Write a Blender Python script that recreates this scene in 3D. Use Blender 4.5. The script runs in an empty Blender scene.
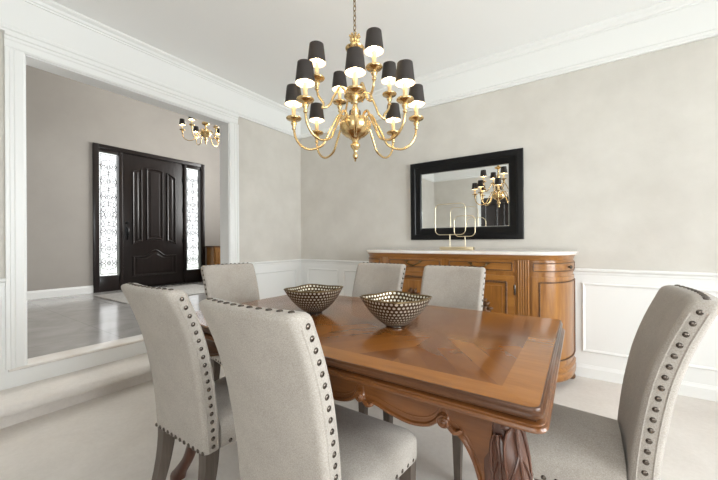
import bpy, bmesh, math, random
from mathutils import Vector, Matrix
random.seed(7)
PI = math.pi
S = bpy.context.scene
C = S.collection

# ------------------------------------------------------------------ helpers
def mark(o, label=None, cat=None, group=None, kind=None):
    if label: o['label'] = label
    if cat: o['category'] = cat
    if group: o['group'] = group
    if kind: o['kind'] = kind
    return o

def obj(name, bm, mats, parent=None, smooth=35, label=None):
    if not isinstance(mats, (list, tuple)): mats = [mats]
    bmesh.ops.recalc_face_normals(bm, faces=bm.faces[:])
    me = bpy.data.meshes.new(name)
    bm.to_mesh(me); bm.free()
    for m in mats: me.materials.append(m)
    if smooth:
        me.shade_smooth()
        me.set_sharp_from_angle(angle=math.radians(smooth))
    o = bpy.data.objects.new(name, me)
    C.objects.link(o)
    if parent: o.parent = parent
    if label: o['label'] = label
    return o

def thing(name, label, cat, loc=(0, 0, 0), rz=0, group=None):
    o = bpy.data.objects.new(name, None)
    C.objects.link(o)
    o.empty_display_size = .1
    o.location = loc; o.rotation_euler = (0, 0, rz)
    return mark(o, label, cat, group)

def structure(name, bm, mats, parent=None, smooth=35):
    o = obj(name, bm, mats, parent, smooth)
    if parent is None: o['kind'] = 'structure'
    return o

def dup(root, loc, rz, label):
    """a copy of a thing with copies of its parts and their sub-parts"""
    r = root.copy(); C.objects.link(r)
    r.location = loc; r.rotation_euler = (0, 0, rz); r['label'] = label
    for ch in list(root.children):
        c = ch.copy(); C.objects.link(c); c.parent = r
        for g in list(ch.children):
            d = g.copy(); C.objects.link(d); d.parent = c
    return r

def box(bm, x0, x1, y0, y1, z0, z1, bev=0, seg=2):
    vs = [bm.verts.new(p) for p in ((x0,y0,z0),(x1,y0,z0),(x1,y1,z0),(x0,y1,z0),
                                    (x0,y0,z1),(x1,y0,z1),(x1,y1,z1),(x0,y1,z1))]
    fs = [bm.faces.new([vs[i] for i in f]) for f in ((0,3,2,1),(4,5,6,7),(0,1,5,4),(1,2,6,5),(2,3,7,6),(3,0,4,7))]
    if bev:
        es = list({e for f in fs for e in f.edges})
        bmesh.ops.bevel(bm, geom=es, offset=bev, segments=seg, affect='EDGES', profile=.5)

def nbox(*a, **k):
    bm = bmesh.new(); box(bm, *a, **k); return bm

def loft(bm, rings, closed=True, cap0=True, cap1=True, mat=0):
    R = [[bm.verts.new(p) for p in r] for r in rings]
    n = len(R[0])
    for a, b in zip(R, R[1:]):
        for i in range(n if closed else n - 1):
            j = (i + 1) % n
            try:
                f = bm.faces.new((a[i], a[j], b[j], b[i])); f.material_index = mat
            except ValueError: pass
    if closed:
        if cap0: bm.faces.new(R[0][::-1]).material_index = mat
        if cap1: bm.faces.new(R[-1]).material_index = mat
    return R

def lathe(bm, prof, c=(0, 0, 0), n=24, mat=0, cap0=True, cap1=True):
    rings = []
    for r, z in prof:
        rings.append([(c[0] + r*math.cos(2*PI*i/n), c[1] + r*math.sin(2*PI*i/n), c[2] + z) for i in range(n)])
    return loft(bm, rings, True, cap0, cap1, mat)

def tube(bm, pts, r, n=8, closed=False, mat=0, flat=1.0, up=None):
    pts = [Vector(p) for p in pts]
    m = len(pts)
    rad = r if isinstance(r, (list, tuple)) else [r]*m
    T = []
    for i in range(m):
        if closed: t = pts[(i+1) % m] - pts[i-1]
        else: t = pts[min(i+1, m-1)] - pts[max(i-1, 0)]
        T.append(t.normalized() if t.length > 1e-9 else Vector((0, 0, 1)))
    a = Vector(up) if up else (Vector((0, 0, 1)) if abs(T[0].z) < .9 else Vector((1, 0, 0)))
    nrm = (a - T[0]*a.dot(T[0])).normalized()
    rings = []
    for i in range(m):
        nrm = nrm - T[i]*nrm.dot(T[i])
        if nrm.length < 1e-6: nrm = T[i].orthogonal()
        nrm.normalize()
        b = T[i].cross(nrm)
        rings.append([tuple(pts[i] + nrm*(rad[i]*flat*math.cos(2*PI*k/n)) + b*(rad[i]*math.sin(2*PI*k/n))) for k in range(n)])
    if closed:
        rings.append(rings[0])
        R = [[bm.verts.new(p) for p in q] for q in rings[:-1]]
        for i in range(m):
            A, B = R[i], R[(i+1) % m]
            for k in range(n):
                j = (k+1) % n
                bm.faces.new((A[k], A[j], B[j], B[k])).material_index = mat
    else:
        loft(bm, rings, True, True, True, mat)

def spline(P, k=8, closed=False):
    P = [Vector(p) for p in P]; out = []; n = len(P)
    rng = range(n) if closed else range(n-1)
    for i in rng:
        if closed: p0, p1, p2, p3 = P[i-1], P[i], P[(i+1) % n], P[(i+2) % n]
        else: p0, p1, p2, p3 = P[max(i-1, 0)], P[i], P[i+1], P[min(i+2, n-1)]
        for j in range(k):
            t = j/k
            out.append(.5*((2*p1) + (p2-p0)*t + (2*p0-5*p1+4*p2-p3)*t*t + (3*p1-p0-3*p2+p3)*t**3))
    if not closed: out.append(P[-1])
    return out

def prism(bm, poly, axis, a, b, mat=0):
    """extrude a 2-D polygon; axis 'y': poly=(x,z) from y=a to b; 'x': poly=(y,z); 'z': poly=(x,y)"""
    def P(u, v, w):
        return {'y': (u, w, v), 'x': (w, u, v), 'z': (u, v, w)}[axis]
    A = [bm.verts.new(P(u, v, a)) for u, v in poly]
    B = [bm.verts.new(P(u, v, b)) for u, v in poly]
    n = len(poly)
    for i in range(n):
        j = (i+1) % n
        bm.faces.new((A[i], A[j], B[j], B[i])).material_index = mat
    fa = bm.faces.new(A[::-1]); fb = bm.faces.new(B)
    fa.material_index = fb.material_index = mat
    if n > 4:
        fa.normal_update(); fb.normal_update()
        bmesh.ops.triangulate(bm, faces=[fa, fb])

def rrect(x0, x1, y0, y1, r, n=5):
    out = []
    for cx, cy, a0 in ((x1-r, y1-r, 0), (x0+r, y1-r, PI/2), (x0+r, y0+r, PI), (x1-r, y0+r, 1.5*PI)):
        for i in range(n+1):
            a = a0 + PI/2*i/n
            out.append((cx + r*math.cos(a), cy + r*math.sin(a)))
    return out

def frame_sweep(bm, x0, x1, z0, z1, prof, P, mat=0):
    """mitred rectangular moulding; prof = (inset, out) pairs, P maps (u, v, out) to a point"""
    rings = []
    for ins, out in prof:
        rings.append([P(x0+ins, z0+ins, out), P(x1-ins, z0+ins, out), P(x1-ins, z1-ins, out), P(x0+ins, z1-ins, out)])
    R = [[bm.verts.new(p) for p in r] for r in rings]
    for a, b in zip(R, R[1:] + R[:1]):
        for i in range(4):
            j = (i+1) % 4
            bm.faces.new((a[i], a[j], b[j], b[i])).material_index = mat

# ------------------------------------------------------------------ materials
def mat(name, col, rough=.5, metal=0, spec=.5, coat=0, coat_rough=.1):
    m = bpy.data.materials.new(name); m.use_nodes = True
    b = m.node_tree.nodes['Principled BSDF']
    b.inputs['Base Color'].default_value = (*col, 1)
    b.inputs['Roughness'].default_value = rough
    b.inputs['Metallic'].default_value = metal
    b.inputs['Specular IOR Level'].default_value = spec
    b.inputs['Coat Weight'].default_value = coat
    b.inputs['Coat Roughness'].default_value = coat_rough

    return m

class NT:
    """tiny node-graph helper"""
    def __init__(s, m): s.nt = m.node_tree; s.b = s.nt.nodes['Principled BSDF']
    def n(s, t, ins=None, **kw):
        x = s.nt.nodes.new(t)
        for k, v in kw.items(): setattr(x, k, v)
        for k, v in (ins or {}).items():
            if isinstance(v, bpy.types.NodeSocket): s.nt.links.new(v, x.inputs[k])
            else: x.inputs[k].default_value = v
        return x
    def link(s, a, name): s.nt.links.new(a, s.b.inputs[name])
    def coord(s, scale=(1, 1, 1), rot=(0, 0, 0), kind='Object'):
        t = s.n('ShaderNodeTexCoord')
        return s.n('ShaderNodeMapping', {'Vector': t.outputs[kind], 'Scale': scale, 'Rotation': rot}).outputs[0]
    def noise(s, vec, scale, detail=4, rough=.55, dist=0):
        return s.n('ShaderNodeTexNoise', {'Vector': vec, 'Scale': scale, 'Detail': detail, 'Roughness': rough, 'Distortion': dist}).outputs['Fac']
    def ramp(s, fac, stops):
        r = s.n('ShaderNodeValToRGB', {'Fac': fac})
        e = r.color_ramp.elements
        while len(e) < len(stops): e.new(.5)
        for k, (p, c) in enumerate(stops):
            e[k].position = p; e[k].color = (*c, 1)
        return r.outputs['Color']
    def math(s, op, a, b=0, c=None):
        ins = {0: a, 1: b}
        if c is not None: ins[2] = c
        return s.n('ShaderNodeMath', ins, operation=op).outputs[0]
    def mix(s, f, a, b, mode='MIX'):
        x = s.nt.nodes.new('ShaderNodeMix'); x.data_type = 'RGBA'; x.blend_type = mode
        for k, v in ((0, f), (6, a), (7, b)):
            if isinstance(v, bpy.types.NodeSocket): s.nt.links.new(v, x.inputs[k])
            else: x.inputs[k].default_value = v if k == 0 else (*v, 1)
        return x.outputs[2]
    def bump(s, h, strength=.2, dist=.01):
        x = s.n('ShaderNodeBump', {'Height': h, 'Strength': strength, 'Distance': dist})
        s.link(x.outputs[0], 'Normal')

def mottled(name, c1, c2, scale, rough, bump=0, bscale=200, spec=.3):
    m = mat(name, c1, rough, spec=spec); g = NT(m)
    v = g.coord()
    f = g.noise(v, scale, 5, .6)
    g.link(g.ramp(f, [(.3, c1), (.7, c2)]), 'Base Color')
    if bump: g.bump(g.noise(v, bscale, 3), bump, .004)
    return m

def wood(name, dark, lite, axis='x', scale=1., rough=.3, coat=.0, coat_rough=.08, spec=.5):
    m = mat(name, dark, rough, coat=coat, coat_rough=coat_rough, spec=spec); g = NT(m)
    sc = {'x': (1.2, 14, 14), 'y': (14, 1.2, 14), 'z': (14, 14, 1.2)}[axis]
    v = g.coord(tuple(k*scale for k in sc))
    a = g.noise(v, 1.6, 6, .6, .6)
    v2 = g.coord(tuple(k*scale*4 for k in sc))
    b = g.noise(v2, 2.5, 3, .6)
    col = g.ramp(a, [(.3, dark), (.68, lite)])
    fine = g.ramp(b, [(.35, (.78, .74, .7)), (.6, (1, 1, 1))])
    g.link(g.mix(.6, col, fine, 'MULTIPLY'), 'Base Color')
    return m

M = {}
M['wall'] = mottled('plaster_wallpaper', (.575, .545, .498), (.645, .617, .570), 3.2, .85, .15, 60)
M['foyer_wall'] = mottled('taupe_paint', (.345, .318, .29), (.375, .346, .316), 2.0, .8)
M['trim'] = mat('white_trim_paint', (.80, .80, .785), .4)
M['frieze'] = mat('frieze_paint', (.76, .76, .755), .7)
M['ceiling'] = mat('ceiling_paint', (.90, .90, .895), .9, spec=.2)
M['marble'] = mottled('white_marble', (.84, .82, .79), (.70, .63, .57), 5, .18, spec=.5)
M['black_frame'] = mat('black_lacquer', (.004, .004, .0045), .3, spec=.25)
M['mirror'] = mat('mirror_glass', (.86, .87, .86), .01, 1)
M['silver_bead'] = mat('silver_bead', (.5, .5, .48), .3, 1)
M['brass'] = mat('polished_brass', (.74, .54, .27), .24, 1)
M['chain'] = mat('aged_brass_chain', (.22, .15, .07), .35, 1)
M['gold_wire'] = mat('champagne_gold_wire', (.80, .69, .48), .28, 1)
M['shade'] = mat('black_shade_paper', (.024, .0175, .0145), .6)
M['shade_in'] = mat('white_shade_lining', (.9, .86, .78), .8)
M['candle'] = mat('ivory_candle_sleeve', (.80, .62, .36), .35, .6)
M['nail'] = mat('dark_bronze_nail', (.13, .11, .095), .25, 1)
M['chair_leg'] = wood('grey_stained_leg', (.07, .052, .040), (.13, .102, .082), 'z', 1, .45)
M['mid_dark'] = mat('black_iron', (.01, .01, .011), .35, .6)
M['dark_door'] = wood('espresso_door_wood', (.008, .0045, .004), (.016, .0088, .0075), 'z', 1, .34, .08, spec=.4)
M['oak'] = wood('honey_oak', (.20, .072, .011), (.37, .158, .032), 'x', 1, .30, .35, .15)
M['oak_v'] = wood('honey_oak_upright', (.21, .076, .012), (.38, .165, .034), 'z', 1, .30, .35, .15)
M['oak_dark'] = wood('carved_oak', (.06, .024, .008), (.17, .075, .025), 'x', 2, .4)
M['walnut'] = wood('walnut_edge', (.10, .033, .009), (.20, .074, .020), 'x', 1, .28, .2, .1)
M['walnut_edge'] = wood('dark_walnut_edge', (.055, .020, .008), (.12, .048, .018), 'x', 1, .3, 0, .1, .35)
M['walnut_carved'] = wood('carved_walnut', (.05, .018, .011), (.13, .05, .027), 'z', 1.5, .28, .4, .15)
M['lead'] = mat('lead_came', (.03, .03, .032), .4, .5)
M['cabinet_wood'] = wood('amber_cabinet_wood', (.27, .115, .028), (.47, .24, .075), 'z', 1, .35)
M['mat_rug'] = mottled('door_mat_weave', (.50, .48, .45), (.30, .29, .28), 30, .95)

def make_fabric():
    m = mat('greige_linen', (.5, .46, .41), .9, spec=.15); g = NT(m)
    v = g.coord()
    a = g.noise(g.coord((650, 650, 220)), 1, 3, .75)
    b = g.noise(g.coord((220, 220, 650)), 1, 3, .75)
    w = g.math('MULTIPLY', g.math('ADD', a, b), .5)
    big = g.noise(v, 14, 4, .6)
    f = g.math('ADD', g.math('MULTIPLY', w, .88), g.math('MULTIPLY', big, .12))
    g.link(g.ramp(f, [(.37, (.27, .243, .212)), (.63, (.50, .457, .410))]), 'Base Color')
    g.bump(w, .35, .002)
    g.b.inputs['Sheen Weight'].default_value = .15
    return m
M['fabric'] = make_fabric()

def make_carpet():
    m = mat('pale_carpet', (.55, .52, .48), .95, spec=.1); g = NT(m)
    v = g.coord()
    big = g.noise(v, 2.2, 4, .6, .4)
    fine = g.noise(v, 260, 3, .7)
    mid = g.noise(v, 40, 3, .6)
    f = g.math('ADD', g.math('MULTIPLY', big, .5), g.math('ADD', g.math('MULTIPLY', fine, .25), g.math('MULTIPLY', mid, .25)))
    g.link(g.ramp(f, [(.35, (.64, .595, .55)), (.65, (.77, .73, .69))]), 'Base Color')
    g.bump(fine, .5, .004)
    return m
M['carpet'] = make_carpet()

def make_tile():
    m = mat('grey_gloss_tile', (.3, .3, .3), .12, spec=.6); g = NT(m)
    v = g.coord()
    br = g.n('ShaderNodeTexBrick', {'Vector': v, 'Scale': 1.0, 'Mortar Size': .004, 'Brick Width': .6, 'Row Height': .6,
             'Color1': (.95, .95, .95, 1), 'Color2': (1, 1, 1, 1), 'Mortar': (.75, .75, .75, 1)}, offset=0)
    a = g.noise(v, 2.4, 6, .6, 1.2)
    col = g.ramp(a, [(.3, (.33, .315, .30)), (.7, (.43, .415, .40))])
    g.link(g.mix(1., col, br.outputs['Color'], 'MULTIPLY'), 'Base Color')
    g.link(g.ramp(g.noise(v, 5, 4), [(.3, (.10,)*3), (.7, (.17,)*3)]), 'Roughness')
    return m
M['tile'] = make_tile()

def make_tabletop():
    """herringbone veneer field inside a plain cross-banded border"""
    m = mat('herringbone_veneer', (.3, .14, .05), .17, coat=.08, coat_rough=.06, spec=.4); g = NT(m)
    t = g.n('ShaderNodeTexCoord')
    sx = g.n('ShaderNodeSeparateXYZ', {0: t.outputs['Object']})
    X, Y = sx.outputs[0], sx.outputs[1]
    ax, ay = g.math('ABSOLUTE', X), g.math('ABSOLUTE', Y)
    # panel number along the table flips the direction of the slanting strips
    pan = g.math('DIVIDE', g.math('ADD', X, 2.0), .34)
    tri = g.math('PINGPONG', pan, 1.0)
    p = g.math('ADD', g.math('MULTIPLY', tri, .34), g.math('MULTIPLY', ay, .75))
    strip = g.math('FLOOR', g.math('DIVIDE', p, .085))
    side = g.math('MULTIPLY', g.math('SIGN', Y), 17.3)
    seed = g.math('ADD', g.math('MULTIPLY', strip, 3.17), g.math('ADD', side, g.math('MULTIPLY', g.math('FLOOR', pan), 7.9)))
    rnd = g.n('ShaderNodeTexWhiteNoise', {'W': seed}, noise_dimensions='1D').outputs['Value']
    grain = g.noise(g.coord((9, 9, 9)), 1.6, 3, .5, .4)
    f = g.math('ADD', g.math('MULTIPLY', rnd, .6), g.math('MULTIPLY', grain, .4))
    field = g.ramp(f, [(.2, (.14, .043, .006)), (.8, (.25, .088, .015))])
    gl = g.math('FRACT', g.math('DIVIDE', p, .085))
    line = g.math('LESS_THAN', gl, .03)
    field = g.mix(g.math('MULTIPLY', line, .35), field, (.10, .04, .015))
    b1 = g.math('GREATER_THAN', ax, .672)
    b2 = g.math('GREATER_THAN', ay, .378)
    border = g.math('MAXIMUM', b1, b2)
    bg = g.noise(g.coord((2, 20, 1)), 2.2, 5, .6, .8)
    bcol = g.ramp(bg, [(.3, (.25, .088, .014)), (.7, (.345, .134, .025))])
    g.link(g.mix(border, field, bcol), 'Base Color')
    return m
M['tabletop'] = make_tabletop()

def make_dots():
    """rows of bright metal dots on a dark bronze skin; UV: u round the bowl, v up the wall"""
    m = mat('dotted_metal', (.5, .45, .35), .3, 1); g = NT(m)
    t = g.n('ShaderNodeTexCoord')
    sx = g.n('ShaderNodeSeparateXYZ', {0: t.outputs['UV']})
    u = g.math('MULTIPLY', sx.outputs[0], 44); v = g.math('MULTIPLY', sx.outputs[1], 10)
    row = g.math('FLOOR', v)
    u2 = g.math('ADD', u, g.math('MULTIPLY', row, .5))
    du = g.math('SUBTRACT', g.math('FRACT', u2), .5); dv = g.math('SUBTRACT', g.math('FRACT', v), .5)
    d = g.math('SQRT', g.math('ADD', g.math('MULTIPLY', du, du), g.math('MULTIPLY', dv, dv)))
    dot = g.math('LESS_THAN', d, .31)
    g.link(g.math('MULTIPLY_ADD', dot, -.45, 1.0), 'Metallic')
    g.link(g.mix(dot, (.07, .042, .02), (.95, .88, .72)), 'Base Color')
    g.link(g.math('MULTIPLY_ADD', dot, -.2, .42), 'Roughness')
    h = g.math('SMOOTH_MIN', d, .4, .1)
    g.bump(h, .6, .004)
    return m
M['dots'] = make_dots()

def make_bulb():
    m = mat('warm_bulb', (1, .8, .5), .4); g = NT(m)
    g.b.inputs['Emission Color'].default_value = (1, .78, .5, 1)
    g.b.inputs['Emission Strength'].default_value = 26
    return m
M['bulb'] = make_bulb()

def make_glass(name, tint, bump):
    m = bpy.data.materials.new(name); m.use_nodes = True
    nt = m.node_tree; nt.nodes.clear()
    out = nt.nodes.new('ShaderNodeOutputMaterial')
    tr = nt.nodes.new('ShaderNodeBsdfTransparent'); tr.inputs[0].default_value = (*tint, 1)
    gl = nt.nodes.new('ShaderNodeBsdfGlossy'); gl.inputs['Roughness'].default_value = .05
    mx = nt.nodes.new('ShaderNodeMixShader')
    fr = nt.nodes.new('ShaderNodeFresnel'); fr.inputs[0].default_value = 1.45
    if bump:
        tc = nt.nodes.new('ShaderNodeTexCoord')
        no = nt.nodes.new('ShaderNodeTexNoise'); no.inputs['Scale'].default_value = 26
        nt.links.new(tc.outputs['Object'], no.inputs['Vector'])
        rp = nt.nodes.new('ShaderNodeValToRGB')
        rp.color_ramp.elements[0].position = .35; rp.color_ramp.elements[0].color = (.88, .89, .90, 1)
        rp.color_ramp.elements[1].position = .6; rp.color_ramp.elements[1].color = (.97, .98, .98, 1)
        nt.links.new(no.outputs['Fac'], rp.inputs[0]); nt.links.new(rp.outputs[0], tr.inputs[0])
    nt.links.new(fr.outputs[0], mx.inputs[0]); nt.links.new(tr.outputs[0], mx.inputs[1])
    nt.links.new(gl.outputs[0], mx.inputs[2]); nt.links.new(mx.outputs[0], out.inputs[0])
    return m
M['pane'] = make_glass('clear_window_glass', (.96, .97, .97), False)
M['bevel_glass'] = make_glass('bevelled_leaded_glass', (.95, .96, .96), True)

# ------------------------------------------------------------------ the rooms
XL, XR, YB, YF = -3.117, 3.3, 3.22, -1.7      # dining room inner faces
ZC, ZT = 2.80, 2.488                            # ceiling, bottom of the frieze
ZF = .28                                        # foyer floor level
XD = -6.682                                     # foyer wall with the front door
OY0, OY1, OZ = .575, 2.132, 2.385               # cased opening in the left wall
TW = .145                                       # its thickness
FY0, FY1, FZ = -1.7, 5.6, 4.4                   # foyer extents

structure('floor', nbox(XL-.02, XR+.15, YF-.15, YB+.15, -.1, 0), M['carpet'], smooth=0)
structure('ceiling', nbox(XL-.02, XR+.15, YF-.15, YB+.15, ZC, ZC+.1), M['ceiling'], smooth=0)
structure('wall_back', nbox(XL-TW, XR+.15, YB, YB+.12, -.1, ZC+.1), M['wall'], smooth=0)

bm = bmesh.new()
box(bm, XL-TW, XL, YF-.15, OY0, -.1, ZC+.1)
box(bm, XL-TW, XL, OY1, YB, -.1, ZC+.1)
box(bm, XL-TW, XL, OY0, OY1, OZ, ZC+.1)
box(bm, XL-TW, XL, OY0, OY1, -.1, ZF-.03)
structure('wall_left', bm, M['wall'], smooth=0)
# foyer side of that wall, rising to the tall foyer ceiling
structure('wall_foyer_upper', nbox(XL-TW, XL-.02, FY0, FY1, ZC+.1, FZ), M['foyer_wall'], smooth=0)
bm = bmesh.new()
box(bm, XL-TW-.01, XL-TW, FY0, OY0, ZF, ZC+.1); box(bm, XL-TW-.01, XL-TW, OY1, FY1, ZF, ZC+.1)
box(bm, XL-TW-.01, XL-TW, OY0, OY1, OZ, ZC+.1)
structure('wall_foyer_near', bm, M['foyer_wall'], smooth=0)
# the opening's lining: painted jambs and soffit
bm = bmesh.new()
box(bm, XL-TW-.01, XL, OY0-.002, OY0+.006, ZF, OZ); box(bm, XL-TW-.01, XL, OY1-.006, OY1+.002, ZF, OZ)
box(bm, XL-TW-.01, XL, OY0, OY1, OZ-.008, OZ+.002)
structure('trim_jamb', bm, M['frieze'], smooth=0)

WY = [(-.55, .75), (1.05, 2.35)]                 # windows in the right wall
WZ0, WZ1 = .5, 2.3
def wall_with_holes(bm, ax, a0, a1, z0, z1, t0, t1, holes, hz0, hz1):
    def B(p, q, u, v):
        if ax == 'y': box(bm, t0, t1, p, q, u, v)
        else: box(bm, p, q, t0, t1, u, v)
    cur = a0
    for h0, h1 in holes:
        B(cur, h0, z0, z1); B(h0, h1, z0, hz0); B(h0, h1, hz1, z1); cur = h1
    B(cur, a1, z0, z1)
bm = bmesh.new(); wall_with_holes(bm, 'y', YF-.15, YB+.12, -.1, ZC+.1, XR, XR+.15, WY, WZ0, WZ1)
structure('wall_right', bm, M['wall'], smooth=0)
WX = [(-.2, 1.9)]  # unseen window added to the front wall to let in light from behind
bm = bmesh.new(); wall_with_holes(bm, 'x', XL-TW, XR+.15, -.1, ZC+.1, YF-.15, YF, WX, WZ0, WZ1)
structure('wall_front', bm, M['wall'], smooth=0)

def window(name, ax, a0, a1, t, inward):
    bm = bmesh.new()
    def B(p, q, z0, z1, o0, o1):
        u, v = sorted((t + o0*inward, t + o1*inward))
        if ax == 'y': box(bm, u, v, p, q, z0, z1)
        else: box(bm, p, q, u, v, z0, z1)
    w = .05
    B(a0, a0+w, WZ0, WZ1, -.07, -.02); B(a1-w, a1, WZ0, WZ1, -.07, -.02)
    B(a0+w, a1-w, WZ0, WZ0+w, -.07, -.02); B(a0+w, a1-w, WZ1-w, WZ1, -.07, -.02)
    mid = (a0+a1)/2
    B(mid-.02, mid+.02, WZ0+w, WZ1-w, -.065, -.03)
    for a, b in ((a0-.09, a0), (a1, a1+.09)): B(a, b, WZ0-.09, WZ1+.09, 0, .02)
    B(a0, a1, WZ1, WZ1+.09, 0, .02); B(a0, a1, WZ0-.09, WZ0, 0, .02)
    f = structure(name, bm, M['trim'], smooth=0)
    bm = bmesh.new(); B(a0+w, a1-w, WZ0+w, WZ1-w, -.05, -.045)
    obj('pane', bm, M['pane'], f, 0)
window('window_1', 'y', *WY[0], XR, -1)
window('window_2', 'y', *WY[1], XR, -1)
window('window_added_3', 'x', *WX[0], YF, 1)  # added behind the camera as an opening for fill light

# dark panelled door with a white casing on the front wall (seen in the mirror)
bm = nbox(-1.95, -1.10, YF, YF+.03, 0, 1.98)
for x0, x1 in ((-1.88, -1.58), (-1.47, -1.17)):
    for z0, z1 in ((.2, .9), (1.05, 1.85)):
        frame_sweep(bm, x0, x1, z0, z1, [(0, .03), (.015, .045), (.03, .045), (.045, .03)], lambda u, v, o: (u, YF+o, v))
d2 = structure('door_2', bm, M['dark_door'], smooth=0)
bm = bmesh.new()
box(bm, -2.03, -1.95, YF, YF+.035, 0, 2.08); box(bm, -1.10, -1.02, YF, YF+.035, 0, 2.08); box(bm, -1.95, -1.10, YF, YF+.035, 1.98, 2.08)
obj('door_casing', bm, M['trim'], d2, 0)
bm = bmesh.new(); lathe(bm, [(.0, 0), (.022, .0), (.028, .02), (.02, .045), (0, .05)], n=14)
for v in bm.verts: v.co = Vector((-1.16+v.co.x, YF+.03+v.co.z, 1.0+v.co.y))
obj('door_knob', bm, M['brass'], d2)

# --- foyer shell
structure('floor_foyer', nbox(XD-.1, XL-TW+.03, FY0, FY1, ZF-.1, ZF), M['tile'], smooth=0)
structure('ceiling_foyer', nbox(XD-.1, XL, FY0, FY1, FZ, FZ+.1), M['ceiling'], smooth=0)
DY0, DY1, DZ = 2.025, 3.967, 2.768
bm = bmesh.new()
box(bm, XD-.15, XD, FY0, DY0, ZF-.1, FZ); box(bm, XD-.15, XD, DY1, FY1, ZF-.1, FZ); box(bm, XD-.15, XD, DY0, DY1, DZ, FZ)
structure('wall_foyer_door', bm, M['foyer_wall'], smooth=0)
structure('wall_foyer_end', nbox(XD-.15, XL, FY0-.1, FY0, ZF-.1, FZ), M['foyer_wall'], smooth=0)
bm = bmesh.new()
wall_with_holes(bm, 'x', XD-.15, XL-.02, ZF-.1, FZ, FY1, FY1+.1, [(-6.2, -3.9)], 1.3, 3.9)  # the hole takes a window added to brighten the foyer
structure('wall_foyer_side', bm, M['foyer_wall'], smooth=0)
bm = bmesh.new()
frame_sweep(bm, -6.2, -3.9, 1.3, 3.9, [(0, -.06), (0, -.01), (.06, -.01), (.06, -.06)], lambda u, v, o: (u, FY1-o, v))
w4 = structure('window_added_4', bm, M['trim'], smooth=0)  # unseen window, added only to light the foyer
obj('pane', nbox(-6.14, -3.96, FY1+.035, FY1+.04, 1.36, 3.84), M['pane'], w4, 0)
BASE = [(0, 0), (.018, 0), (.018, .095), (.014, .105), (.008, .12), (0, .125)]
def run(bm, prof, axis, a, b, pos, sgn):
    """profile (out, z) extruded along a wall"""
    P = [(pos + sgn*o, z) for o, z in prof]
    prism(bm, P, axis, a, b)
bm = bmesh.new()
pf = [(o, ZF+z) for o, z in BASE]
run(bm, pf, 'y', FY0, DY0, XD, 1); run(bm, pf, 'y', DY1, FY1, XD, 1)
structure('baseboard_foyer', bm, M['trim'], smooth=0)

# --- crown, frieze, picture rail, chair rail, wainscot
FR = [(0, ZT), (.022, ZT), (.022, ZT+.012), (.030, ZT+.02), (.030, ZT+.034), (.018, ZT+.048), (.012, ZT+.05), (.012, ZC-.062),
      (.020, ZC-.062), (.022, ZC-.05), (.030, ZC-.046), (.038, ZC-.03), (.055, ZC-.018), (.062, ZC-.010), (.062, ZC), (0, ZC)]
FRI = (6, 7)
for nm, ax, a, b, pos, sg in (('trim_1', 'x', XL, XR, YB, -1), ('trim_2', 'y', YF, YB, XL, 1),
                              ('trim_3', 'y', YF, YB, XR, -1), ('trim_4', 'x', XL, XR, YF, 1)):
    bm = bmesh.new(); run(bm, FR, ax, a, b, pos, sg)
    structure(nm, bm, M['trim'], smooth=0)
RAIL = [(0, .825), (.010, .825), (.014, .835), (.014, .845), (.022, .852), (.032, .860), (.032, .870), (.026, .875), (0, .875)]
def wainscot(nm, ax, a, b, pos, sg, panels, z0=0, skirt=True):
    bm = bmesh.new()
    run(bm, RAIL, ax, a, b, pos, sg)
    run(bm, [(0, z0), (.008, z0), (.008, .826), (0, .826)], ax, a, b, pos, sg)
    for p0, p1, q0, q1 in panels:
        f = (lambda u, v, o: (u, pos+sg*o, v)) if ax == 'x' else (lambda u, v, o: (pos+sg*o, u, v))
        frame_sweep(bm, p0, p1, q0, q1, [(0, .007), (0, .016), (.008, .021), (.016, .016), (.022, .010), (.022, .007)], f)
    structure(nm, bm, M['trim'], smooth=0)
ed = -2.995
pans = []
while ed < XR-.3:
    pans.append((ed, min(ed+.515, XR-.1), .205, .76)); ed += .601
wainscot('trim_5', 'x', XL, XR, YB, -1, pans)
wainscot('trim_6', 'y', OY1+.098, YB, XL, 1, [(OY1+.2, YB-.1, .205, .75)])
wainscot('trim_7', 'y', YF, OY0-.083, XL, 1, [(OY0-.62, OY0-.112, .30, .765), (OY0-1.3, OY0-.72, .3, .765)], 0)
BS2 = [(0, 0), (.020, 0), (.020, .075), (.012, .092), (.010, .1), (0, .1)]
for nm, ax, a, b, pos, sg in (('baseboard_back', 'x', XL, XR, YB, -1), ('baseboard_left', 'y', OY1+.098, YB, XL, 1),
                              ('baseboard_right', 'y', YF, YB, XR, -1), ('baseboard_front', 'x', -1.02, XR, YF, 1)):
    bm = bmesh.new(); run(bm, BS2, ax, a, b, pos, sg); structure(nm, bm, M['trim'], smooth=0)

# casing round the opening: stepped profile, two legs and a head
CW = .098
def casing_prof(p0, s):   # across the casing, p0 = opening edge, s = direction outward
    return [(p0, 0), (p0, .014), (p0+s*.012, .022), (p0+s*.05, .022), (p0+s*.058, .028), (p0+s*.074, .028), (p0+s*.080, .036), (p0+s*CW, .036), (p0+s*CW, 0)]
bm = bmesh.new()
for p0, s in ((OY0, -1), (OY1, 1)):
    prism(bm, [(XL+o, y) for y, o in casing_prof(p0, s)], 'z', ZF if s < 0 else 0, OZ)
prism(bm, [(XL+o, z) for z, o in casing_prof(OZ, 1)], 'y', OY0-CW, OY1+CW)
structure('trim_8', bm, M['trim'], smooth=0)

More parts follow.
